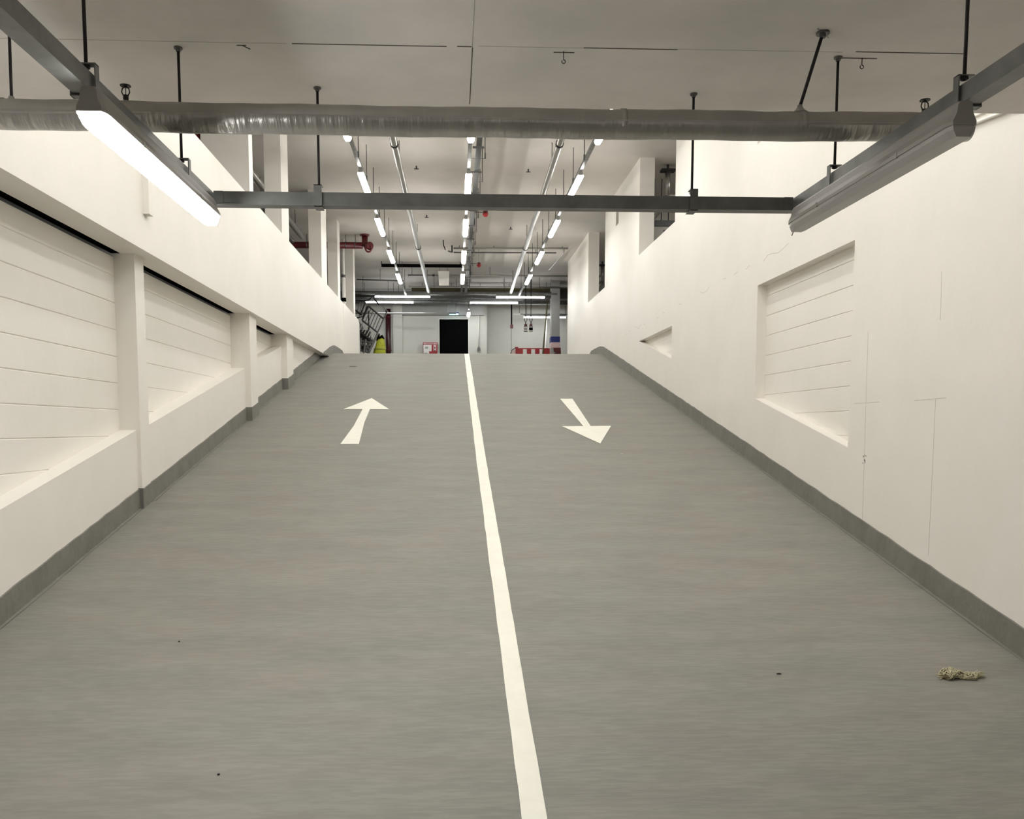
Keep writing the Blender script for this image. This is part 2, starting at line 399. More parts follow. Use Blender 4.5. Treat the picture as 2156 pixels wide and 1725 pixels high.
flat('painted_arrow', [[(1.353, 10.66), (1.972, 10.68), (1.670, 9.70)], [(1.569, 12.62), (1.752, 12.62), (1.713, 10.66), (1.62, 10.66)]],
     'white painted arrow pointing down the ramp, right of the middle line', 'painted lane arrows')
# ---------------------------------------------------------------- near lighting frame
TZ0, TZ1 = 0.944, 1.000
def trunk_mesh(mb, x0, x1, y0, y1, lip=0.004):
    mb.box(x0, x1, y0, y1, TZ0+0.006, TZ1)
    mb.box(x0-lip, x1+lip, y0, y1, TZ0, TZ0+0.006)
tl = thing('cable_trunking', (-1.04, 1.0, TZ0), 'galvanised lighting trunking on the left, above the lit tube light', 'trunking', 'suspended trunking of the near lighting frame')
m = MB(); trunk_mesh(m, -1.066, -1.016, -6.0, 3.812); m.build('trunking_channel', M['trunk'], tl)
tr = thing('cable_trunking', (1.51, 1.0, TZ0), 'galvanised lighting trunking on the right, above the unlit tube light', 'trunking', 'suspended trunking of the near lighting frame')
m = MB(); trunk_mesh(m, 1.488, 1.538, -6.0, 3.812); m.build('trunking_channel', M['trunk'], tr)
tc_ = thing('cable_trunking', (0.25, 3.786, TZ0), 'dark grey cross trunking spanning the ramp between the two side runs', 'trunking', 'suspended trunking of the near lighting frame')
m = MB(); m.box(-1.010, 1.482, 3.76, 3.81, TZ0+0.006, TZ1); m.box(-1.010, 1.482, 3.756, 3.814, TZ0, TZ0+0.006); m.build('trunking_channel', M['trunk'], tc_)
m = MB()
for x in (-0.968, 1.44): m.box(x-0.001, x+0.001, 3.7585, 3.76, TZ0+0.006, TZ1)
m.box(-1.009, -0.97, 3.7588, 3.76, TZ0+0.006, TZ1+0.001); m.box(1.442, 1.481, 3.7588, 3.76, TZ0+0.006, TZ1+0.001)
each(m, 'joint_sleeve', M['trunk'], tc_)
def rod(parent, x, y, z0, z1, r=0.0055):
    m = MB(); m.tube([(x, y, z0), (x, y, z1-0.004)], r, 8)
    o = m.build('hanger_rod', M['dark'], parent, True)
    w = MB(); w.tube([(x, y, z1-0.006), (x, y, z1-0.0005)], 0.016, 12); w.tube([(x, y, z1-0.016), (x, y, z1-0.006)], 0.009, 6)
    w.build('washer', M['steel'], o)
    n = MB(); n.tube([(x, y, z0+0.002), (x, y, z0+0.012)], 0.011, 6); n.build('nut', M['dark'], o)
def brk_y(parent, xc, side, y):     # strap round a run that goes along y; side = direction of the open inner face
    m = MB(); hw = 0.031
    if side > 0: pts = [(xc-0.012, 1.028), (xc+hw+0.002, 1.028), (xc+hw+0.002, TZ0-0.004), (xc-hw-0.006, TZ0-0.004), (xc-hw-0.006, TZ0+0.006)]
    else: pts = [(xc+0.012, 1.028), (xc-hw-0.002, 1.028), (xc-hw-0.002, TZ0-0.004), (xc+hw+0.006, TZ0-0.004), (xc+hw+0.006, TZ0+0.006)]
    m.ribbon(pts, 'y', y, 0.028); m.build('hanger_bracket', M['trunk'], parent)
for y in (2.57, 3.426): brk_y(tl, -1.041, 1, y); rod(tl, -1.041+0.004, y, 1.016, ZN)
for y in (2.545, 3.404): brk_y(tr, 1.513, -1, y); rod(tr, 1.513-0.010, y, 1.016, ZN)
for x in (-0.571, 1.043):
    m = MB(); m.ribbon([(3.79, 1.028), (3.752, 1.028), (3.752, TZ0-0.004), (3.822, TZ0-0.004)], 'x', x, 0.034)
    m.build('hanger_bracket', M['trunk'], tc_); rod(tc_, x, 3.79, 1.016, ZN)
# batten light: lofted body and lens, axis 'x' or 'y'
def batten(label, c, L, axis, lit, group, W_=0.085, name='tube_light'):
    t = thing(name, c, label, 'light', group)
    x, y, z = c
    def sec(a, pts, k):
        return [((x+p[0]*k, a, z+p[1]) if axis == 'y' else (a, y+p[0]*k, z+p[1])) for p in pts]
    a0 = (y if axis == 'y' else x)-L/2; a1 = a0+L; w = W_/2
    body = [(-w*0.86, 0.002), (-w*0.84, 0.014), (-w*0.70, 0.034), (-w*0.6, 0.056), (-w*0.45, 0.064), (w*0.45, 0.064), (w*0.6, 0.056), (w*0.70, 0.034), (w*0.84, 0.014), (w*0.86, 0.002)]
    lens = [(-w*0.86, 0.010), (-w*1.0, 0), (-w*0.9, -0.016), (-w*0.62, -0.034), (w*0.62, -0.034), (w*0.9, -0.016), (w*1.0, 0), (w*0.86, 0.010)]
    if W_ < 0.09:     # near fittings: opaque rim wider than the diffuser
        body = [(-w*1.04, -0.002), (-w*1.04, 0.010), (-w*0.74, 0.032), (-w*0.64, 0.056), (-w*0.5, 0.064), (w*0.5, 0.064), (w*0.64, 0.056), (w*0.74, 0.032), (w*1.04, 0.010), (w*1.04, -0.002)]
        lens = [(-w*0.94, -0.002), (-w*0.90, -0.014), (-w*0.62, -0.034), (w*0.62, -0.034), (w*0.90, -0.014), (w*0.94, -0.002)]
    m = MB(); m.loft([sec(a0, body, .78), sec(a0+0.02, body, .95), sec(a0+0.04, body, 1), sec(a1-0.04, body, 1), sec(a1-0.02, body, .95), sec(a1, body, .78)])
    m.build('light_body', M['plastic'], t)
    m = MB(); m.loft([sec(a0+0.004, lens, .8), sec(a0+0.03, lens, .97), sec(a0+0.05, lens, 1), sec(a1-0.05, lens, 1), sec(a1-0.03, lens, .97), sec(a1-0.004, lens, .8)])
    m.build('diffuser', lit, t)
    m = MB()
    for a in (a0+0.25*L, a1-0.25*L):
        if axis == 'y': m.box(x-w*1.07, x+w*1.07, a-0.008, a+0.008, z-0.004, z+0.012)
        else: m.box(a-0.008, a+0.008, y-w*1.07, y+w*1.07, z-0.004, z+0.012)
    each(m, 'clip', M['plastic'], t)
    return t
batten('long lit tube light under the left trunking, glowing white beside the wall', (-1.00, 3.085, 0.874), 1.20, 'y', M['lens_near'], 'tube lights of the near frame')
batten('unlit grey tube light under the right trunking, close to the white wall', (1.478, 3.10, 0.874), 1.22, 'y', M['lens_off'], 'tube lights of the near frame', 0.085)
for yv, s in ((-0.6, 'first'), (-3.6, 'second')):  # unseen lamps added at the back to lift the near end
    batten('added unseen tube light on the left trunking behind the viewer, %s one back' % s, (-1.041, yv, 0.8765), 1.2, 'y', M['lens_added_back'], 'added tube lights behind the viewer')
    batten('added unseen tube light on the right trunking behind the viewer, %s one back' % s, (1.513, yv, 0.8765), 1.2, 'y', M['lens_added_back'], 'added tube lights behind the viewer')
# ---------------------------------------------------------------- foil pipe below the ceiling edge
pi = thing('insulated_pipe', (0, 3.25, 1.12), 'thick foil-wrapped pipe crossing the whole view below the near ceiling', 'pipe')
m = MB(); pts = []; rr = []
x = -2.5
while x < 1.94:
    pts.append((x, 3.25, 1.124+0.0022*(x*x)*0.9-0.004+0.0012*math.sin(x*9))); rr.append(0.052+0.0008*math.sin(x*31)); x += 0.05
pts.append((1.94, 3.25, 1.13)); rr.append(0.052)
m.tube(pts, rr, 28)
for i, f_ in enumerate(m.f):
    if len(f_) == 4 and sum(m.v[j][2] for j in f_)/4 < 1.117: m.mi[i] = 1
m.build('foil_wrap', [M['foil'], M['foil2']], pi, True)
m = MB(); m.loft([[(x_, 3.25-0.0535*math.cos(a_), 1.118+0.002*x_*x_+0.0535*math.sin(a_)+dz) for a_, dz in ((-0.05, 0), (0.03, 0.0)) ]+[(x_, 3.25-0.051, 1.118+0.002*x_*x_)] for x_ in [-2.5+0.1*k for k in range(45)]])
m.build('foil_seam', M['foil2'], pi)
m = MB()
for x in (-1.62, 0.62, 1.29): m.tube([(x, 3.25, 1.1215+0.002*x*x), (x+0.02, 3.25, 1.1215+0.002*x*x)], 0.0532, 28)
each(m, 'tape_band', M['foil'], pi, True)
def cone(mb, x, y, z0, z1, r0, r1):
    mb.tube([(x, y, z0+(z1-z0)*i/4) for i in range(5)], [r0+(r1-r0)*(1-(1-i/4)**2) for i in range(5)], 14)
m = MB(); cone(m, 1.296, 3.25, 1.168, 1.20, 0.035, 0.009); m.build('foil_boot', M['foil'], pi, True)
m = MB(); m.tube([(1.296, 3.25, 1.195), (1.353, 3.20, ZN-0.004)], 0.0065, 8); r_ = m.build('support_rod', M['dark'], pi, True)
m = MB(); m.tube([(1.353, 3.20, ZN-0.008), (1.353, 3.20, ZN-0.0005)], 0.024, 10); m.tube([(1.353, 3.2, ZN-0.02), (1.353, 3.2, ZN-0.008)], 0.011, 6)
m.tube([(1.32, 3.17, ZN-0.002), (1.39, 3.235, ZN-0.004)], 0.0015, 4); m.build('ceiling_plate', M['steel'], r_)
m = MB(); m.tube([(-1.578, 3.25, 1.172), (-1.575, 3.25, ZN-0.004)], 0.0055, 8); r_ = m.build('support_rod', M['dark'], pi, True)
m = MB(); m.tube([(-1.575, 3.25, ZN-0.01), (-1.575, 3.25, ZN-0.0005)], 0.016, 10); m.build('ceiling_plate', M['steel'], r_)
m = MB(); cone(m, -1.578, 3.25, 1.172, 1.186, 0.018, 0.009); m.build('foil_boot', M['foil'], pi, True)
# sprinkler heads
def sprinkler(x, y, z, label):
    t = thing('sprinkler_head', (x, y, z), label, 'sprinkler', 'upright sprinkler heads by the foil pipe')
    m = MB(); m.tube([(x, y, z-0.004), (x, y, z+0.012)], 0.010, 8); m.build('sprinkler_base', M['dark'], t, True)
    m = MB()
    for s in (-1, 1): m.tube([(x+s*0.008, y, z+0.010), (x+s*0.014, y, z+0.022), (x+s*0.012, y, z+0.034), (x, y, z+0.044)], 0.0022, 6)
    m.tube([(x, y, z+0.012), (x, y, z+0.044)], 0.0014, 6); m.build('sprinkler_frame', M['dark'], t, True)
    m = MB(); m.tube([(x, y, z+0.043), (x, y, z+0.046)], 0.019, 12); m.build('deflector_plate', M['dark'], t)
sprinkler(1.772, 3.25, 1.180, 'small bronze sprinkler head on the right end of the foil pipe')
sprinkler(-1.175, 3.25, 1.185, 'small dark sprinkler head behind the left trunking, on the foil pipe')
# ceiling hooks
def hook(x, y, l, label, lean=0.0):
    m = MB(); z = ZN
    m.tube([(x, y, z), (x+lean*0.3, y, z-l*0.6)]+[(x+lean*0.3+0.007*math.sin(a), y, z-l*0.6-0.007+0.007*math.cos(a)) for a in [k*math.pi/4 for k in range(0, 8)]], 0.0018, 6)
    tag(m.build('ceiling_hook', M['dark'], None, True), label, 'hook', 'wire hooks in the near ceiling')
hook(0.428, 3.398, 0.052, 'bent wire hook hanging from the ceiling joint near the middle')
hook(1.60, 3.408, 0.045, 'thin wire loop hanging from the ceiling beside the right rod')
m = MB(); m.tube([(-0.79, 3.40, ZN), (-0.755, 3.37, ZN-0.025)], 0.0018, 6)
tag(m.build('bent_nail', M['dark'], None, True), 'short bent nail sticking out of the ceiling left of centre', 'nail')
# conduit and loose wire on the right wall
m = MB(); m.tube([(3.118, 4.0, 1.70), (3.118, 4.83, 1.775), (3.118, 5.7, 1.88)], 0.011, 8); m.tube([(3.122, 4.0, 1.735), (3.122, 5.7, 1.915)], 0.006, 8)
tag(m.build('wall_conduit', M['wall'], None, True), 'white painted conduit on the right wall above the unlit tube light', 'conduit')
m = MB(); m.tube([(1.47, 3.695, 0.875), (1.478, 3.70, 0.86), (1.466, 3.705, 0.845), (1.458, 3.705, 0.825)], 0.0022, 6)
tag(m.build('loose_cable', M['steel'], None, True), 'short loose cable end dangling from the unlit tube light', 'cable')
# ---------------------------------------------------------------- deck light rows
CZ = 4.5; LZ = 3.88
def row(x, nm, gap):
    t = thing('suspended_trunking', (x, 12, LZ), 'long trunking run of the %s light row, hung on thin rods' % nm, 'trunking', 'light row trunking over the ramp')
    m = MB(); m.box(x-0.025, x+0.025, 4.88, 25.9, LZ+0.066, LZ+0.115); m.build('trunking_channel', M['trunk'], t)
    y = 4.6
    while y < 25.8:
        if y > 12:
            k = MB(); k.tube([(x+gap, y, LZ+0.066), (x+gap, y, CZ)], 0.006, 5); k.build('hanger_rod', M['dark'], t)
            k = MB(); k.box(min(x-0.03, x+gap-0.012), max(x+0.03, x+gap+0.012), y-0.014, y+0.014, LZ+0.0648, LZ+0.0658)
            k.box(x+gap-0.012, x+gap+0.012, y-0.014, y+0.014, LZ+0.0648, LZ+0.14); k.build('rod_bracket', M['steel'], t)
        y += 1.19
    ords = ['first', 'second', 'third', 'fourth', 'fifth']
    for i in range(-2, 5):
        yc = 11.28+2.83*i+ (0.03*i)
        if i < 0: lab = 'lit tube light of the %s row hidden above the near ceiling edge, %s back' % (nm, 'one' if i == -1 else 'two')
        else: lab = 'lit tube light in the %s overhead row, %s seen beyond the foil pipe' % (nm, ords[i])
        batten(lab, (x-gap*0.0, yc, LZ), 1.34, 'y', M['lens_deck'], 'lit tube lights of the overhead rows', 0.10)
t = thing('suspended_trunking', (0.3, 4.78, LZ), 'added trunking for the unseen lamps across the ramp mouth, above the near ceiling edge', 'trunking')
m = MB(); m.box(-2.3, 2.9, 4.755, 4.805, LZ+0.066, LZ+0.115); m.build('trunking_channel', M['trunk'], t)
for xx in (-2.0, 0.55, 2.6):
    k = MB(); k.tube([(xx, 4.78, LZ+0.1), (xx, 4.78, 4.5)], 0.006, 5); k.build('hanger_rod', M['dark'], t)
for xc, nm in ((-1.5, 'left'), (0.25, 'middle'), (2.0, 'right')):  # unseen lamps added to brighten the lower ramp and its walls
    batten('added tube light brightening the ramp mouth, unseen above the ceiling edge, %s of three' % nm, (xc, 4.78, LZ), 1.5, 'x', M['lens_added_mouth'], 'added tube lights across the ramp mouth', 0.10)
row(-1.40, 'left', 0.03); row(0.25, 'middle', 0.23); row(1.975, 'right', -0.03)
# cross rows
for nm, y, z, xs, spans in (('nearer', 26.0, 3.92, (-3.2, 3.13), ((-1.50, 1.64), (2.02, 1.46))), ('farther', 27.15, 3.92, (-3.2, 2.2), ((-1.98, 1.5), (1.28, 1.5)))):
    t = thing('suspended_trunking', (0, y, z), 'trunking across the far end of the deck, the %s of two' % nm, 'trunking', 'cross trunking at the far end')
    m = MB(); m.box(xs[0], xs[1], y-0.025, y+0.025, z+0.066, z+0.12); m.build('trunking_channel', M['trunk'], t)
    m = MB()
    for k in range(6):
        xx = xs[0]+(xs[1]-xs[0])*(k+0.5)/6; k_ = MB(); k_.tube([(xx, y, z+0.1), (xx, y, CZ)], 0.006, 5); k_.build('hanger_rod', M['dark'], t)
    for j, (xc, L) in enumerate(spans):
        batten('lit tube light lying across the far end, %s row, %s of the doorway' % (nm, 'left' if j == 0 else 'right'),
               (xc, y, z), L, 'x', M['lens_far'], 'lit cross tube lights at the far end', 0.10)
batten('lit tube light across the far right bay, above the hanging signs', (2.78, 28.3, 3.63), 0.95, 'x', M['lens_far'], 'lit tube lights in the far right bay', 0.10)
batten('short lit tube light end beyond the blue-banded column', (3.58, 28.3, 3.63), 0.22, 'x', M['lens_far'], 'lit tube lights in the far right bay', 0.10)
batten('lit tube light seen end on, right of the cyan exit sign', (0.50, 28.0, 3.66), 0.9, 'y', M['lens_far'], 'lit tube light by the exit sign', 0.10)
t = thing('hanging_bar', (0.5, 28, 3.72), 'short rail carrying the tube light by the exit sign', 'rail')
m = MB(); m.box(0.475, 0.525, 27.2, 28.7, 3.727, 3.77); m.build('rail_channel', M['trunk'], t)
for yy in (27.4, 28.5):
    k = MB(); k.tube([(0.5, yy, 3.77), (0.5, yy, CZ)], 0.006, 5); k.build('hanger_rod', M['dark'], t)
# ---------------------------------------------------------------- deck services
def run(name, pts, r, mat, label, cat='pipe', group=None, collars=(), rods=(), ctop=CZ, seg=10):
    x, y, z = pts[0]
    t = thing(name, pts[0], label, cat, group)
    m = MB(); m.tube(pts, r, seg); m.build(name+'_tube' if name.endswith('pipe') else 'tube', mat, t, True)
    if collars:
        d = (Vector(pts[-1])-Vector(pts[0])).normalized(); m = MB()
        for f_ in collars:
            p = Vector(pts[0]).lerp(Vector(pts[-1]), f_); m.tube([p-d*0.03, p+d*0.03], r*1.18, seg)
        each(m, 'collar', M['dark'], t, True)
    for f_ in rods:
        p = Vector(pts[0]).lerp(Vector(pts[-1]), f_)
        if ctop-p.z > 0.03:
            m = MB(); m.tube([p, (p.x, p.y, ctop)], 0.006, 5); m.build('hanger_rod', M['dark'], t)
    return t
run('ceiling_pipe', [(-0.93, 4.0, 4.18), (-0.72, 26.0, 4.05)], 0.052, M['silver'], 'silver clad pipe running under the ceiling between left and middle light rows', group='silver ceiling pipes', collars=(0.405, 0.72), rods=(0.1, 0.45, 0.7, 0.95))
run('ceiling_pipe', [(1.45, 4.0, 4.18), (1.73, 26.0, 4.05)], 0.052, M['silver'], 'silver clad pipe running under the ceiling between middle and right light rows', group='silver ceiling pipes', collars=(0.40, 0.72), rods=(0.1, 0.45, 0.7, 0.95))
t = thing('cable_tray', (0.39, 12, 4.05), 'grey cable channel beside the middle light row with a thin red cable', 'cable tray')
m = MB(); m.box(0.345, 0.42, 4.0, 25.9, 4.02, 4.07); m.build('tray_channel', M['steel'], t)
m = MB(); m.tube([(0.395, 4, 4.078), (0.395, 25.9, 4.078)], 0.008, 6); m.build('cable', M['dark'], t)
for i in range(11):
    y = 12.6+1.19*i
    k = MB(); k.box(0.29, 0.455, y-0.012, y+0.012, 3.985, 4.01); k.build('support_arm', M['steel'], t)
for x, y, z, lab in ((0.655, 17.5, 4.27, 'nearer round red fire alarm sounder hanging from the deck ceiling'), (0.655, 22.0, 4.11, 'farther round red fire alarm sounder hanging from the deck ceiling')):
    t = thing('alarm_sounder', (x, y, z), lab, 'alarm', 'red alarm sounders')
    m = MB(); m.tube([(x, y, z-0.06), (x, y, z-0.04), (x, y, z), (x, y, z+0.02)], [0.025, 0.05, 0.062, 0.03], 14); m.build('sounder_bell', M['redb'], t, True)
    m = MB(); m.tube([(x, y, z+0.02), (x, y, z+0.05)], 0.05, 12); m.build('sounder_base', M['red'], t, True)
    m = MB(); m.tube([(x-0.03, y, z+0.03), (x-0.2, y, z+0.03), (x-0.22, y, z-0.02), (x-0.22, y, z-0.25)], 0.007, 6); m.build('alarm_cable', M['dark'], t)
    m = MB(); m.tube([(x, y, z+0.05), (x, y, CZ)], 0.006, 6); m.build('drop_rod', M['steel'], t)
# small ceiling sprinklers
for i, (x, y, lab) in enumerate(((-0.62, 15.2, 'nearest small ceiling sprinkler beside the left silver pipe'), (-0.55, 18.6, 'farther small ceiling sprinkler beside the left silver pipe'),
                                 (1.32, 15.3, 'small ceiling sprinkler pair left of the right silver pipe'), (1.30, 19.6, 'small ceiling bracket left of the right silver pipe'))):
    m = MB(); m.tube([(x, y, CZ), (x, y, CZ-0.05)], 0.012, 8); m.box(x-0.04, x+0.04, y-0.01, y+0.01, CZ-0.055, CZ-0.045)
    tag(m.build('ceiling_sprinkler', M['dark']), lab, 'sprinkler', 'small sprinklers on the deck ceiling')
run('cross_pipe', [(0.02, 21.6, 4.43), (2.86, 21.6, 4.45)], 0.022, M['silver'], 'thin silver pipe across the ceiling right of the middle row, nearest of the cross pipes', group='cross pipes', rods=(0.05, 0.35, 0.65, 0.95))
run('cross_pipe', [(0.02, 21.9, 4.39), (2.6, 21.9, 4.40)], 0.018, M['steel'], 'thin dull pipe running just below the nearest silver cross pipe', group='cross pipes', rods=(0.2, 0.8))
run('cross_pipe', [(-0.02, 21.6, 4.5), (-0.02, 21.6, 4.33), (-0.1, 21.2, 4.28)], 0.02, M['steel'], 'bent pipe end hanging beside the middle light row', group='cross pipes')
run('hanging_cable', [(-0.23, 21.0, CZ), (-0.22, 21.0, 4.38), (-0.18, 21.0, 4.27)], 0.012, M['black'], 'black cable tail hanging from the ceiling left of the middle row', 'cable')
run('cross_pipe', [(2.80, 21.9, 4.5), (2.80, 21.95, 4.40), (2.62, 23.6, 4.30)], 0.022, M['silver'], 'slanted silver pipe by the right wall top', group='cross pipes')
run('cross_pipe', [(-1.25, 24.4, 4.26), (4.2, 24.4, 4.27)], 0.024, M['silver'], 'silver pipe behind the white hanging panel, upper one', group='cross pipes', rods=(0.02, 0.2, 0.42, 0.62), collars=(0.13,))
run('cross_pipe', [(-2.72, 24.8, 4.20), (-1.4, 24.8, 4.17)], 0.02, M['steel'], 'dull pipe left of the rows above the mobile steps', group='cross pipes', rods=(0.5,))
run('cross_pipe', [(-2.76, 26.3, 4.03), (-1.33, 26.3, 4.04), (-1.33, 26.3, 4.25), (4.4, 26.3, 4.26)], 0.026, M['silver'], 'silver pipe with a square step in front of the olive beam', group='cross pipes', rods=(0.4, 0.6, 0.8))
run('cross_pipe', [(-3.9, 27.4, 3.60), (0.10, 27.4, 3.61), (0.10, 27.4, 3.95)], 0.028, M['silver'], 'low silver pipe crossing above the doorway with a turned up end', group='cross pipes', rods=(0.1,))
run('cross_pipe', [(2.0, 28.6, 3.75), (3.9, 28.6, 3.75)], 0.03, M['white'], 'white pipe in the far right bay above the tube light', group='cross pipes', rods=(0.1, 0.9))
t = thing('hanging_bar', (2.9, 28.3, 3.7), 'rail above the tube lights of the far right bay', 'rail')
m = MB(); m.box(2.2, 3.9, 28.28, 28.32, 3.697, 3.73); m.build('rail_channel', M['trunk'], t)
for xx in (2.4, 3.7):
    k = MB(); k.tube([(xx, 28.3, 3.72), (xx, 28.3, 4.12)], 0.006, 5); k.build('hanger_rod', M['dark'], t)
run('cross_pipe', [(3.06, 28.5, 3.75), (3.06, 28.5, 1.6)], 0.03, M['white'], 'white vertical pipe left of the blue-banded column', group='cross pipes')
run('cross_duct', [(-3.6, 26.7, 4.08), (4.5, 26.7, 4.08)], 0.10, M['steel'], 'round grey duct across the far end below the olive beam', 'duct', rods=(0.2, 0.5, 0.8), seg=16)
run('cross_duct', [(-3.6, 27.8, 4.02), (4.5, 27.8, 4.02)], 0.07, M['trunk'], 'thin grey duct across the far end nearest the wall', 'duct', rods=(0.3, 0.7), seg=16)
m = MB(); m.box(-1.28, 4.6, 27.0, 27.15, 4.20, 4.385)
tag(m.build('ceiling_beam', M['olive']), 'olive brown beam across the ceiling at the far end', 'beam')
m = MB(); m.box(-3.6, 4.6, 28.2, 28.4, 4.12, 4.5)
tag(m.build('ceiling_beam', M['greycol']), 'grey concrete beam across the ceiling close to the far wall', 'beam')
t = thing('hanging_bar', (-0.78, 23.7, 4.39), 'long thin black bar hung across the left half of the deck ceiling', 'bar')
m = MB(); m.box(-1.93, 0.30, 23.66, 23.74, 4.355, 4.43); m.build('bar_body', M['black'], t)
for x in (-1.93, 0.2): m = MB(); m.box(x-0.012, x+0.012, 23.69, 23.71, 4.42, CZ); m.build('bar_bracket', M['dark'], t)
t = thing('suspended_board', (-0.25, 24.1, 4.0), 'blank white panel hanging below the black ceiling bar', 'panel')
m = MB(); m.prism([(-0.405, 4.32), (-0.095, 4.32), (-0.115, 3.93), (-0.385, 3.93)], 24.08, 24.12, 'y'); m.build('panel_board', M['white'], t)
for x in (-0.37, -0.13): m = MB(); m.tube([(x, 24.1, 4.31), (x, 24.1, CZ)], 0.004, 5); m.build('panel_wire', M['steel'], t)
# red fire main
t = thing('fire_main_pipe', (-2.4, 20.5, 4.25), 'thick red fire main with an elbow under the ceiling beyond the left columns', 'pipe')
m = MB(); m.tube([(-4.6, 20.5, 4.25), (-2.10, 20.5, 4.25)], 0.075, 16); m.tube([(-2.10, 20.5, 4.25), (-2.05, 20.5, 4.29), (-2.05, 20.5, CZ-0.03)], 0.07, 16); m.build('main_pipe', M['red'], t, True)
m = MB(); m.tube([(-2.05, 20.5, CZ-0.03), (-2.05, 20.5, CZ)], 0.11, 16); m.tube([(-2.02, 20.5, 4.25), (-1.93, 20.35, 4.21)], 0.075, 16)
m.tube([(-1.93, 20.35, 4.21), (-1.915, 20.33, 4.205)], 0.095, 16); each(m, 'flange', M['red'], t, True)
m = MB(); m.tube([(-1.95+0.07*math.cos(a), 20.32, 4.15+0.08*math.sin(a)) for a in [k*math.pi/8 for k in range(17)]], 0.02, 8); m.build('valve_wheel', M['red'], t, True)
for x in (-2.28, -2.50, -3.4):
    m = MB(); m.tube([(x, 20.5, 4.25), (x+0.02, 20.5, 4.25)], 0.078, 16); c_ = m.build('pipe_clamp', M['steel'], t, True)
    m = MB(); m.tube([(x+0.01, 20.5, 4.32), (x+0.01, 20.5, CZ)], 0.007, 6); m.build('hanger_rod', M['dark'], c_)
M['darkred'] = plain('dark_red_riser', (0.035, 0.004, 0.006), 0.35)
t = thing('riser_pipe', (-2.13, 28.6, 1.58), 'dark red vertical riser pipe in front of the far wall, left of the white pilaster', 'pipe')
m = MB(); m.tube([(-2.13, 28.6, 1.58), (-2.13, 28.6, 3.9)], 0.085, 16); m.build('riser_tube', M['darkred'], t, True)
for z in (2.55, 3.62): m = MB(); m.tube([(-2.13, 28.6, z), (-2.13, 28.6, z+0.03)], 0.10, 16); m.build('coupling', M['red'], t, True)
t = thing('downpipe', (-2.62, 21.0, 1.58), 'white downpipe with a black coupling between the last two left columns', 'pipe')
m = MB(); m.tube([(-2.62, 21, 1.58), (-2.62, 21, 3.60)], 0.045, 14); m.tube([(-2.62, 21, 3.55), (-2.62, 21, CZ)], 0.032, 12); m.build('pipe_tube', M['white'], t, True)
m = MB(); m.tube([(-2.62, 21, 3.03), (-2.62, 21, 3.12)], 0.056, 12); m.build('black_coupling', M['black'], t, True)
m = MB(); m.tube([(-2.62, 21, 3.60), (-2.62, 21, 3.66)], 0.055, 12); m.build('collar', M['steel'], t, True)
# pipes behind the left parapet, seen between the columns
run('side_pipe', [(-3.25, 11.4, 4.12), (-3.25, 19.0, 4.12)], 0.06, M['silver'], 'upper silver pipe behind the left columns', group='pipes behind the left columns', rods=(0.3, 0.6, 0.9))
run('side_pipe', [(-3.45, 11.4, 4.02), (-3.45, 19.0, 4.02)], 0.045, M['steel'], 'lower dull pipe behind the left columns', group='pipes behind the left columns', rods=(0.3, 0.6, 0.9))
run('side_pipe', [(-3.9, 6.0, 3.80), (-3.9, 18.0, 3.80)], 0.09, M['red'], 'dark red pipe low behind the left columns', group='pipes behind the left columns', rods=(0.3, 0.6, 0.9))
run('side_pipe', [(-3.17, 11.05, 1.58), (-3.17, 11.05, 4.5)], 0.08, M['red'], 'brown-red vertical pipe at the left edge of the wide column', group='pipes behind the left columns')
# services in the dim bay beyond the right wall
t = thing('steel_support', (3.69, 14.95, 3.6), 'steel pipe stand with flanged head seen through the nearer right opening', 'pipe support', 'steel supports beyond the right openings')
m = MB(); m.tube([(3.69, 14.95, 3.95), (3.69, 14.95, 4.40)], 0.045, 12); m.build('upright', M['silver'], t, True)
m = MB(); m.box(3.57, 3.81, 14.88, 15.02, 4.38, 4.42); m.build('head_plate', M['dark'], t)
m = MB(); m.tube([(3.69, 14.95, CZ), (3.69, 14.95, 4.42)], 0.02, 8); m.build('anchor', M['dark'], t)
m = MB(); m.tube([(3.69, 14.95, 3.98), (3.52, 14.9, 3.75)], 0.04, 10); m.tube([(3.69, 14.95, 3.98), (4.2, 14.95, 4.0)], 0.035, 10); m.tube([(3.55, 15.3, 3.7), (4.05, 15.5, 4.25)], 0.03, 10); each(m, 'brace', M['silver'], t, True)
t2 = dup(t, (4.05, 23.5, 3.6), 'steel pipe stand with flanged head seen through the farther right opening', 'steel supports beyond the right openings')
for x, y, z, lab in ((0, 15.75, 3.66, 'dark horizontal rail in the dim bay behind the nearer right opening'), (0, 24.3, 4.0, 'dark horizontal rail in the dim bay behind the farther right opening')):
    t = thing('bay_rail', (4.6, y, z), lab, 'rail', 'rails in the dim right bay')
    m = MB(); m.box(3.5, 7.4, y, y+0.06, z, z+0.10); m.build('rail_beam', M['steel'], t)
    for k in range(6): m = MB(); m.tube([(3.66+0.13*k+0.3*(k > 3), y+0.03, z+0.1), (3.66+0.13*k+0.3*(k > 3), y+0.03, CZ)], 0.008, 6); m.build('hanger_rod', M['dark'], t)
    m = MB(); m.box(3.9, 7.2, y+0.3, y+0.34, 1.58, z); m.build('mesh_panel', M['greycol'], t)
for nm, x in (('right', 5.4), ('left', -6.0)):  # unseen lamps added to lighten both side bays
    for k, yv in enumerate((8.0, 14.0, 20.0)):
        batten('added unseen tube light brightening the %s side bay, %s along' % (nm, ('first', 'second', 'third')[k]), (x, yv, 4.436), 1.34, 'y', M['lens_deck'], 'added tube lights of the side bays', 0.10)
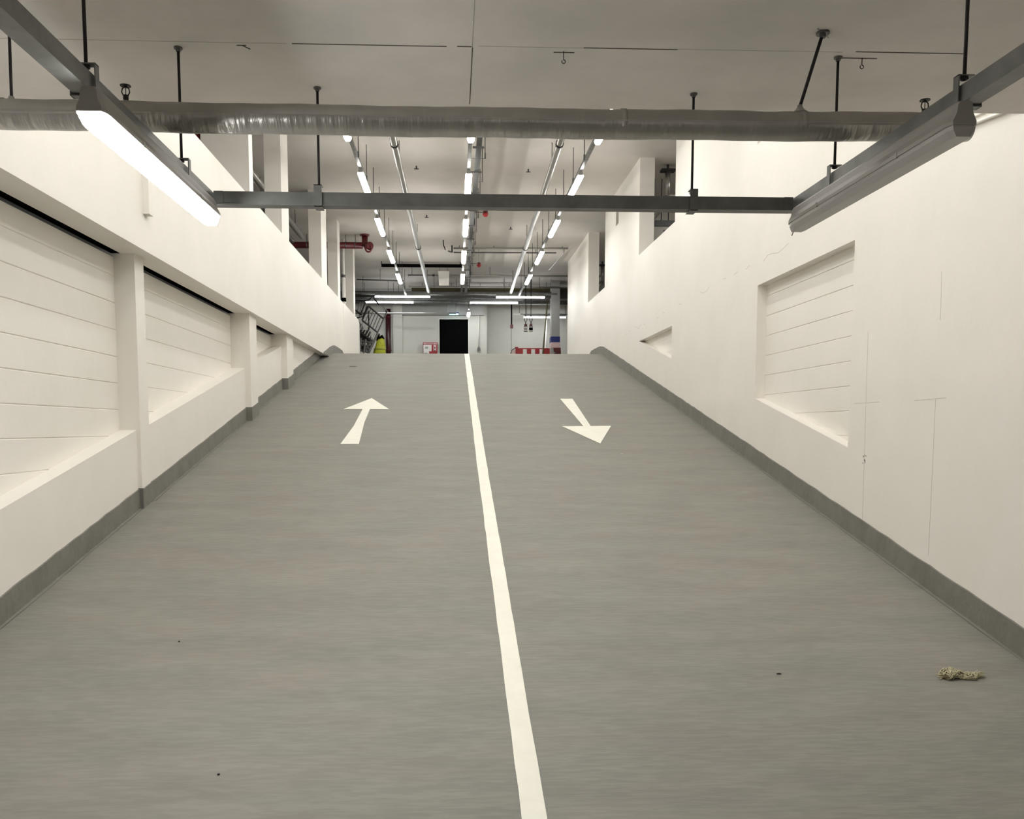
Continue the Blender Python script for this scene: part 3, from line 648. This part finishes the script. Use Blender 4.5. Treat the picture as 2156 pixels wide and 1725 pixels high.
# ---------------------------------------------------------------- far end details
t = thing('exit_sign', (0.03, 28.4, 3.70), 'small glowing cyan exit sign hung above the dark doorway', 'sign')
m = MB(); m.box(-0.15, 0.19, 28.38, 28.46, 3.735, 3.775); m.build('sign_housing', M['blue'], t)
m = MB(); m.box(-0.12, 0.17, 28.385, 28.45, 3.70, 3.735); m.build('sign_lamp', M['cyan'], t)
for x in (-0.17, 0.2): m = MB(); m.tube([(x, 28.42, 3.77), (x, 28.42, 4.12)], 0.01, 6); m.build('hanger_rod', M['silver'], t)
# fire point board
def text_mesh(txt, size, mat, parent, loc, name='sign_lettering'):
    cu = bpy.data.curves.new(name, 'FONT'); cu.body = txt; cu.size = size; cu.align_x = 'CENTER'; cu.align_y = 'CENTER'; cu.extrude = 0.002
    tmp = bpy.data.objects.new('tmp', cu); C.objects.link(tmp)
    dg = bpy.context.evaluated_depsgraph_get(); me = bpy.data.meshes.new_from_object(tmp.evaluated_get(dg))
    bpy.data.objects.remove(tmp); me.materials.clear(); me.materials.append(mat)
    o = bpy.data.objects.new(name, me); C.objects.link(o); o.parent = parent
    o.location = Vector(loc)-parent.matrix_basis.translation; o.rotation_euler = (math.pi/2, 0, 0); return o
t = thing('fire_point_board', (-0.76, 28.7, 2.1), 'red and white fire point board standing left of the dark doorway', 'sign board')
m = MB(); m.box(-0.996, -0.523, 28.68, 28.72, 1.58, 2.83); m.build('board_frame', M['redb'], t)
m = MB(); m.box(-0.975, -0.545, 28.672, 28.68, 2.765, 2.81); hp = m.build('header_panel', M['pinkw'], t)
text_mesh('FIRE POINT', 0.055, M['redb'], t, (-0.76, 28.670, 2.787))
m = MB(); m.box(-0.985, -0.80, 28.672, 28.68, 2.35, 2.745); m.box(-0.80, -0.715, 28.672, 28.68, 2.54, 2.745); each(m, 'notice_sheet', M['white'], t)
m = MB(); m.box(-0.93, -0.83, 28.669, 28.672, 2.62, 2.69); m.box(-0.95, -0.84, 28.669, 28.672, 2.44, 2.49); each(m, 'notice_print', M['greycol'], t)
m = MB(); m.box(-0.655, -0.565, 28.672, 28.68, 2.55, 2.745); m.build('pictogram_panel', M['pinkw'], t)
m = MB(); m.tube([(-0.61, 28.668, 2.65), (-0.61, 28.672, 2.65)], 0.024, 10); m.prism([(-0.65, 2.555), (-0.57, 2.555), (-0.61, 2.59)], 28.668, 28.672, 'y'); each(m, 'pictogram', M['red'], t)
# socket on pendant conduit
t = thing('wall_conduit', (0.85, 28.75, 2.6), 'thin white conduit dropping to a socket box right of the doorway', 'conduit')
m = MB(); m.tube([(0.85, 28.76, 2.67), (0.85, 28.76, 3.95)], 0.02, 8); m.build('conduit_tube', M['white'], t, True)
m = MB(); m.box(0.80, 0.90, 28.70, 28.79, 2.58, 2.65); m.prism([(0.80, 2.65), (0.90, 2.65), (0.85, 2.71)], 28.71, 28.79, 'y'); m.build('socket_box', M['steel'], t)
t = thing('pull_switch', (1.885, 28.0, 3.2), 'black cable dropping to a small red box with a thin wire below', 'cable')
m = MB(); m.tube([(1.89, 28, 4.12), (1.89, 28, 3.34)], 0.022, 8); m.build('drop_cable', M['black'], t)
m = MB(); m.box(1.845, 1.935, 27.96, 28.04, 3.22, 3.34); m.build('switch_box', M['red'], t)
m = MB(); m.tube([(1.885, 28, 3.22), (1.88, 28, 1.6)], 0.008, 6); m.build('thin_wire', M['steel'], t)
# small signs hung on chains
for i, x in enumerate((2.155, 2.31)):
    t = thing('hanging_sign', (x, 25.7, 2.9), ['small dark striped sign hung on wires, left one of the pair', 'small black topped sign hung on wires, right one of the pair'][i], 'sign', 'small hanging signs in the far right bay')
    m = MB(); m.box(x-0.06, x+0.06, 25.69, 25.71, 2.85, 2.99); m.build('sign_plate', M['white'], t)
    m = MB()
    if i: m.box(x-0.056, x+0.056, 25.684, 25.69, 2.90, 2.985)
    else:
        for k in range(3): m.box(x-0.05, x+0.05, 25.684, 25.69, 2.87+k*0.04, 2.885+k*0.04)
    m.box(x-0.05, x+0.05, 25.684, 25.69, 2.86, 2.868); m.build('sign_print', M['black'], t)
    m = MB()
    for s in (-0.045, 0.045): m.tube([(x+s, 25.7, 2.99), (x, 25.7, 3.12), (x-s, 25.7, 3.22), (x, 25.7, 3.34), (x+s*0.2, 25.7, CZ)], 0.01, 6)
    m.build('sign_chain', M['dark'], t)
    m = MB(); m.tube([(x, 25.68, 3.05), (x, 25.72, 3.05)], 0.045, 10); m.build('shackle', M['red'], t)
# column with blue band
t = thing('banded_column', (3.18, 26.6, 1.58), 'grey square column with navy and pale bands in the far right bay', 'column')
m = MB(); m.box(3.012, 3.272, 26.5, 26.9, 1.58, 4.5); m.build('column_shaft', M['greycol'], t)
m = MB(); m.box(3.004, 3.28, 26.492, 26.908, 2.632, 2.806); m.build('navy_band', M['blue'], t)
m = MB(); m.box(3.004, 3.28, 26.492, 26.908, 2.47, 2.632); m.build('pale_band', M['pinkw'], t)
m = MB(); m.tube([(2.935, 26.9, 3.95), (2.715, 26.7, 1.6)], 0.024, 8)
tag(m.build('leaning_pole', M['olive'], None, True), 'long dark pole leaning behind the red barrier', 'pole')
# red and white road barrier
t = thing('road_barrier', (2.6, 27.0, 1.58), 'red and white plastic road barrier standing in the far right bay', 'barrier')
B = MB(); y0, y1 = 27.0, 27.08
B.box(1.95, 3.24, y0, y1, 2.31, 2.50); B.box(1.95, 3.24, y0, y1, 1.75, 1.85)
for x in (1.95, 2.2, 2.45, 2.7, 2.95, 3.16): B.box(x, x+0.06, y0, y1, 1.85, 2.31)
B.box(1.93, 2.03, y0-0.02, y1+0.02, 2.49, 2.53)
B.build('barrier_frame', M['redb'], t)
for x in (2.16, 2.42, 2.68): m = MB(); m.box(x+0.02, x+0.14, y0-0.004, y0, 2.315, 2.465); m.build('reflective_panel', M['white'], t)
m = MB(); m.box(1.90, 1.945, y0, y1, 1.7, 2.46); m.box(3.245, 3.29, y0, y1, 1.7, 2.46); each(m, 'end_post', M['pinkw'], t)
for x in (1.95, 3.2): m = MB(); m.box(x-0.03, x+0.05, y0-0.25, y1+0.25, 1.58, 1.75); m.build('foot', M['black'], t)
t = thing('road_barrier', (1.85, 27.5, 1.58), 'second barrier turned side on, left of the red and white one', 'barrier')
m = MB(); m.tube([(1.80, 26.9, 1.6), (1.80, 26.9, 2.34), (1.83, 26.9, 2.43), (1.93, 26.9, 2.49)], 0.014, 8); m.build('end_loop', M['steel'], t)
m = MB(); m.box(1.83, 1.87, 26.9, 27.9, 2.1, 2.42); m.build('barrier_board', M['pinkw'], t)
m = MB(); m.box(1.80, 1.90, 26.9, 27.9, 1.58, 1.66); m.build('foot', M['black'], t)
t = thing('road_barrier', (3.32, 26.3, 1.58), 'dark red barrier end sloping down beside the right wall end', 'barrier')
m = MB(); m.prism([(3.06, 2.445), (3.28, 2.45), (3.29, 2.20), (3.2, 2.26), (3.07, 2.34)], 26.30, 26.38, 'y'); m.box(3.08, 3.26, 26.3, 26.38, 1.66, 2.28); m.build('barrier_board', M['red'], t)
m = MB(); m.box(3.05, 3.29, 26.2, 26.48, 1.58, 1.66); m.build('foot', M['black'], t)
# hi-vis jacket on a post
t = thing('hi_vis_jacket', (-2.04, 24.0, 1.58), 'yellow-green high-visibility jacket hung at the foot of the mobile steps', 'jacket')
secs = []
for z, w, d, xo in ((1.95, 0.16, 0.09, -2.03), (2.02, 0.165, 0.10, -2.03), (2.12, 0.16, 0.10, -2.03), (2.20, 0.145, 0.10, -2.02), (2.30, 0.125, 0.09, -2.01), (2.40, 0.11, 0.08, -2.0), (2.45, 0.075, 0.06, -1.98), (2.475, 0.03, 0.03, -1.96)):
    secs.append([(xo+w*(1+0.08*math.sin(k*2.3+z*9))*math.cos(2*math.pi*k/18), 24+d*math.sin(2*math.pi*k/18), z) for k in range(18)])
m = MB(); m.loft(secs); m.build('jacket_body', M['hivis'], t, True)
m = MB()
for z, w in ((2.02, 0.175), (2.17, 0.165)): m.loft([[(-2.028+w*math.cos(2*math.pi*k/18), 24+0.112*math.sin(2*math.pi*k/18), z+dz) for k in range(18)] for dz in (0, 0.03)])
each(m, 'reflective_band', M['reflect'], t, True)
m = MB(); m.tube([(-2.09, 24.02, 2.40), (-2.06, 24.0, 2.52), (-2.03, 24.0, 2.60)], [0.04, 0.03, 0.01], 8); m.tube([(-2.04, 23.98, 2.47), (-1.96, 23.98, 2.53), (-1.90, 23.98, 2.45)], [0.03, 0.045, 0.015], 8); m.build('dark_collar', M['black'], t, True)
m = MB(); m.tube([(-2.03, 24.05, 1.58), (-2.03, 24.05, 2.44)], 0.02, 8); m.build('stand_post', M['dark'], t)
# mobile steel steps with guard rails: pixel-derived outline at y = 23.5, real depth 0.7
t = thing('mobile_steps', (-2.4, 23.7, 1.58), 'tilted steel mobile steps with slatted guard rails beyond the left wall end', 'steps')
def w_(u, v, y=23.9):      # plan of the frame in its own sheet units -> metres
    return ((-2.644+(u-750)*0.01296-(v-630)*0.000165)*y/23.9, y, (3.52-(v-630)*0.01284+(u-750)*0.00007)*y/23.9)
m = MB()
for y in (23.9, 24.5):
    m.tube([w_(776, 645, y), w_(807, 671, y)], 0.026, 6); m.tube([w_(776, 645, y), w_(763, 673, y), w_(763, 675, y), w_(795, 700, y)], 0.026, 6)
    m.tube([w_(807, 671, y), w_(795, 700, y)], 0.012, 6)
each(m, 'handrail', M['dark'], t)
for k in range(5):
    a = (k+1)/6
    m = MB(); m.tube([(w_(776+31*a, 645+26*a)), (w_(763+32*a, 675+25*a))], 0.012, 5); m.build('baluster', M['steel'], t)
for k in range(6):
    a = (k+0.5)/6
    m = MB(); m.tube([(w_(763+31*a, 675+25*a)), (w_(755+29*a, 693+24*a))], 0.014, 5); m.build('baluster', M['silver'], t)
m = MB(); m.loft([[w_(755, 692, y), w_(784, 716, y), w_(783, 720, y), w_(754, 697, y)] for y in (23.9, 24.5)]); m.build('platform_edge', M['dark'], t)
m = MB()
for y in (23.9, 24.5):
    m.tube([w_(815, 656, y), w_(808, 671, y), w_(795, 700, y), w_(773, 747, y), w_(758, 780, y)], 0.02, 6); m.tube([w_(797, 702, y), w_(776, 747, y)], 0.012, 6)
    m.tube([w_(804, 643, y), w_(818, 658, y)], 0.012, 6)
each(m, 'stair_leg', M['steel'], t)
m = MB()
for k in range(7):
    a = k/7; m.tube([w_(795-37*a, 700+80*a, 23.9), w_(795-37*a, 700+80*a, 24.5)], 0.012, 6)
each(m, 'step_tread', M['steel'], t)
m = MB(); m.tube([w_(747, 640, 24.2), w_(753, 633, 24.2), w_(768, 634, 24.2), w_(778, 631, 24.2), w_(784, 624, 24.2), w_(789, 631, 24.2), w_(798, 642, 24.2)], 0.024, 6)
m.tube([w_(757, 665, 24.2), w_(770, 636, 24.2)], 0.02, 6); m.tube([w_(748, 653, 24.2), w_(757, 660, 24.2), w_(762, 664, 24.2)], 0.026, 6)
m.tube([w_(749, 671, 24.1), w_(756, 668, 24.1), w_(764, 667, 24.1), w_(774, 645, 24.1)], 0.02, 6); each(m, 'cage_frame', M['dark'], t)
for k in range(4): m = MB(); m.tube([w_(752+5*k, 656+3*k, 24.2), w_(758+5*k, 637, 24.2)], 0.014, 5); m.build('baluster', M['steel'], t)
m = MB(); m.box(-2.75, -2.33, 24.2, 24.8, 2.45, 2.72); m.box(-2.72, -2.40, 24.3, 24.7, 2.20, 2.30); each(m, 'platform_deck', M['dark'], t)
m = MB()
for (u, v, r) in ((765, 733, .09), (772, 737, .06), (760, 722, .05), (778, 725, .05)):
    x, y, z = w_(u, v, 24.0); m.tube([(x+r*math.cos(a), y, z+r*math.sin(a)) for a in [k*math.pi/8 for k in range(17)]], 0.026, 6)
m.tube([w_(757, 718), w_(785, 722)], 0.02, 6); m.tube([w_(757, 727), w_(780, 728)], 0.02, 6); m.tube([w_(760, 712), w_(757, 747)], 0.02, 6); m.tube([w_(770, 714), w_(765, 747)], 0.026, 6)
each(m, 'castor_frame', M['steel'], t)
t = thing('storage_trolley', (-2.75, 25.2, 1.58), 'dark loaded trolley half hidden behind the mobile steps', 'trolley')
m = MB(); m.box(-3.3, -2.36, 25.0, 25.6, 2.5, 2.62); m.box(-3.3, -2.45, 25.0, 25.6, 1.9, 1.98); m.build('trolley_shelf', M['dark'], t)
for x_ in (-3.25, -2.42):
    k = MB(); k.tube([(x_, 25.02, 1.7), (x_, 25.02, 3.35)], 0.022, 8); k.build('trolley_post', M['dark'], t, True)
m = MB(); m.prism([(-3.2, 2.62), (-2.5, 2.62), (-2.6, 2.95), (-2.9, 3.25), (-3.2, 3.3)], 25.05, 25.5, 'y'); m.build('trolley_load', M['trunk'], t)
for x_ in (-3.2, -2.5):
    k = MB(); k.tube([(x_, 24.98, 1.65), (x_, 25.02, 1.65)], 0.07, 12); k.build('castor', M['black'], t, True)
# ---------------------------------------------------------------- frayed rag and litter on the ramp
def rag():
    cx_, cy_ = 2.66, 4.285; t = thing('frayed_rag', (cx_, cy_, rz(cy_)), 'crumpled frayed beige rag lying low on the right of the ramp', 'rag')
    KN = [(-0.115, .010, .012, .0), (-0.10, .030, .026, .002), (-0.075, .042, .044, .004), (-0.045, .036, .050, .006), (-0.015, .024, .036, .002), (0.015, .026, .030, -.006), (0.045, .028, .028, -.010), (0.07, .018, .026, -.006), (0.085, .010, .022, .004)]
    def prof(x):      # half depth, height, centre offset along the rag
        for (a, b) in zip(KN[:-1], KN[1:]):
            if x <= b[0]:
                f = max(0, (x-a[0])/(b[0]-a[0])); f = f*f*(3-2*f); return [a[k]+(b[k]-a[k])*f for k in (1, 2, 3)]
        return KN[-1][1:]
    def surf(x, th, o=0.0):
        d, h, c = prof(x); n = noise.noise(Vector((x*34, math.cos(th)*1.5, math.sin(th)*1.5+7))); n2 = noise.noise(Vector((x*95, math.cos(th)*3.5, math.sin(th)*3.5)))
        k = 0.8+0.4*n+0.3*n2; y = cy_+c+(d*k+o)*math.cos(th); z = h*0.42+(h*0.5*k+o)*math.sin(th)
        return (cx_+x, y, rz(y)+max(z, 0.001))
    NU, NV = 46, 24
    vs = [surf(-0.115+0.20*i/NU, 2*math.pi*j/NV, -0.002) for i in range(NU+1) for j in range(NV)]
    fs = [(i*NV+j, i*NV+(j+1) % NV, (i+1)*NV+(j+1) % NV, (i+1)*NV+j) for i in range(NU) for j in range(NV)]
    fs += [tuple(range(NV)), tuple(range(NU*NV, NU*NV+NV))]
    m = MB(); m.add(vs, fs); m.build('rag_body', M['cloth_dark'], t, True)
    m = MB(); rnd = random.Random(5)
    for k in range(170):                      # yarns following the folds
        x0 = rnd.uniform(-.112, .06); th0 = rnd.uniform(-.5, 3.6); L = rnd.uniform(.02, .06); w = rnd.uniform(-1.1, 1.1); lift = rnd.uniform(0, .004)
        m.tube([surf(min(x0+L*q, .085), th0+w*q+0.35*math.sin(9*q+k), lift+.0015) for q in (0, .2, .4, .6, .8, 1)], [.0012, .0021, .0024, .0024, .0019, .0010], 5)
    for k in range(60):                       # loose ends at the tail, the head and along the top
        if k < 34: P0 = Vector(surf(.078, rnd.uniform(0, 6.2))); D = Vector((rnd.uniform(.02, .05), rnd.uniform(-.012, .016), rnd.uniform(.000, .016)))
        elif k < 52: P0 = Vector(surf(-.108, rnd.uniform(0, 6.2))); D = Vector((-rnd.uniform(.008, .03), rnd.uniform(-.02, .01), rnd.uniform(-.004, .006)))
        else: P0 = Vector(surf(rnd.uniform(-.08, .05), 1.5)); D = Vector((rnd.uniform(-.006, .006), 0, rnd.uniform(.006, .013)))
        m.tube([P0+D*q+Vector((0, .002*math.sin(7*q+k), 0)) for q in (0, .35, .7, 1)], [.0019, .0019, .0014, .0007], 5)
    o = m.build('frayed_thread', M['cloth'], t, True); o['kind'] = 'stuff'
rag()
for x, y, l, lab in ((1.709, 4.346, 0.022, 'tiny dark chip on the lower ramp, right of the middle line'), (-1.551, 4.805, 0.008, 'tiny black speck low on the left of the ramp'),
                     (-1.85, 16.0, 0.14, 'small brown scrap near the top left of the ramp'), (1.82, 9.2, 0.03, 'small pale chip below the right arrow'), (-1.0, 3.55, 0.01, 'tiny dark speck at the lower left of the ramp')):
    m = MB(); z = rz(y)
    for k in range(3):
        a = x-l/2+l*k/3; m.prism([(a, z+0.001), (a+l/2.6, z+0.001), (a+l/2.8, z+0.004+0.002*(k % 2)), (a+l/9, z+0.006)], y-0.004-l*0.06, y+0.004+l*0.06, 'y')
    tag(m.build('debris_chip', M['white'] if 'pale' in lab else M['dark']), lab, 'debris', 'litter specks on the ramp')
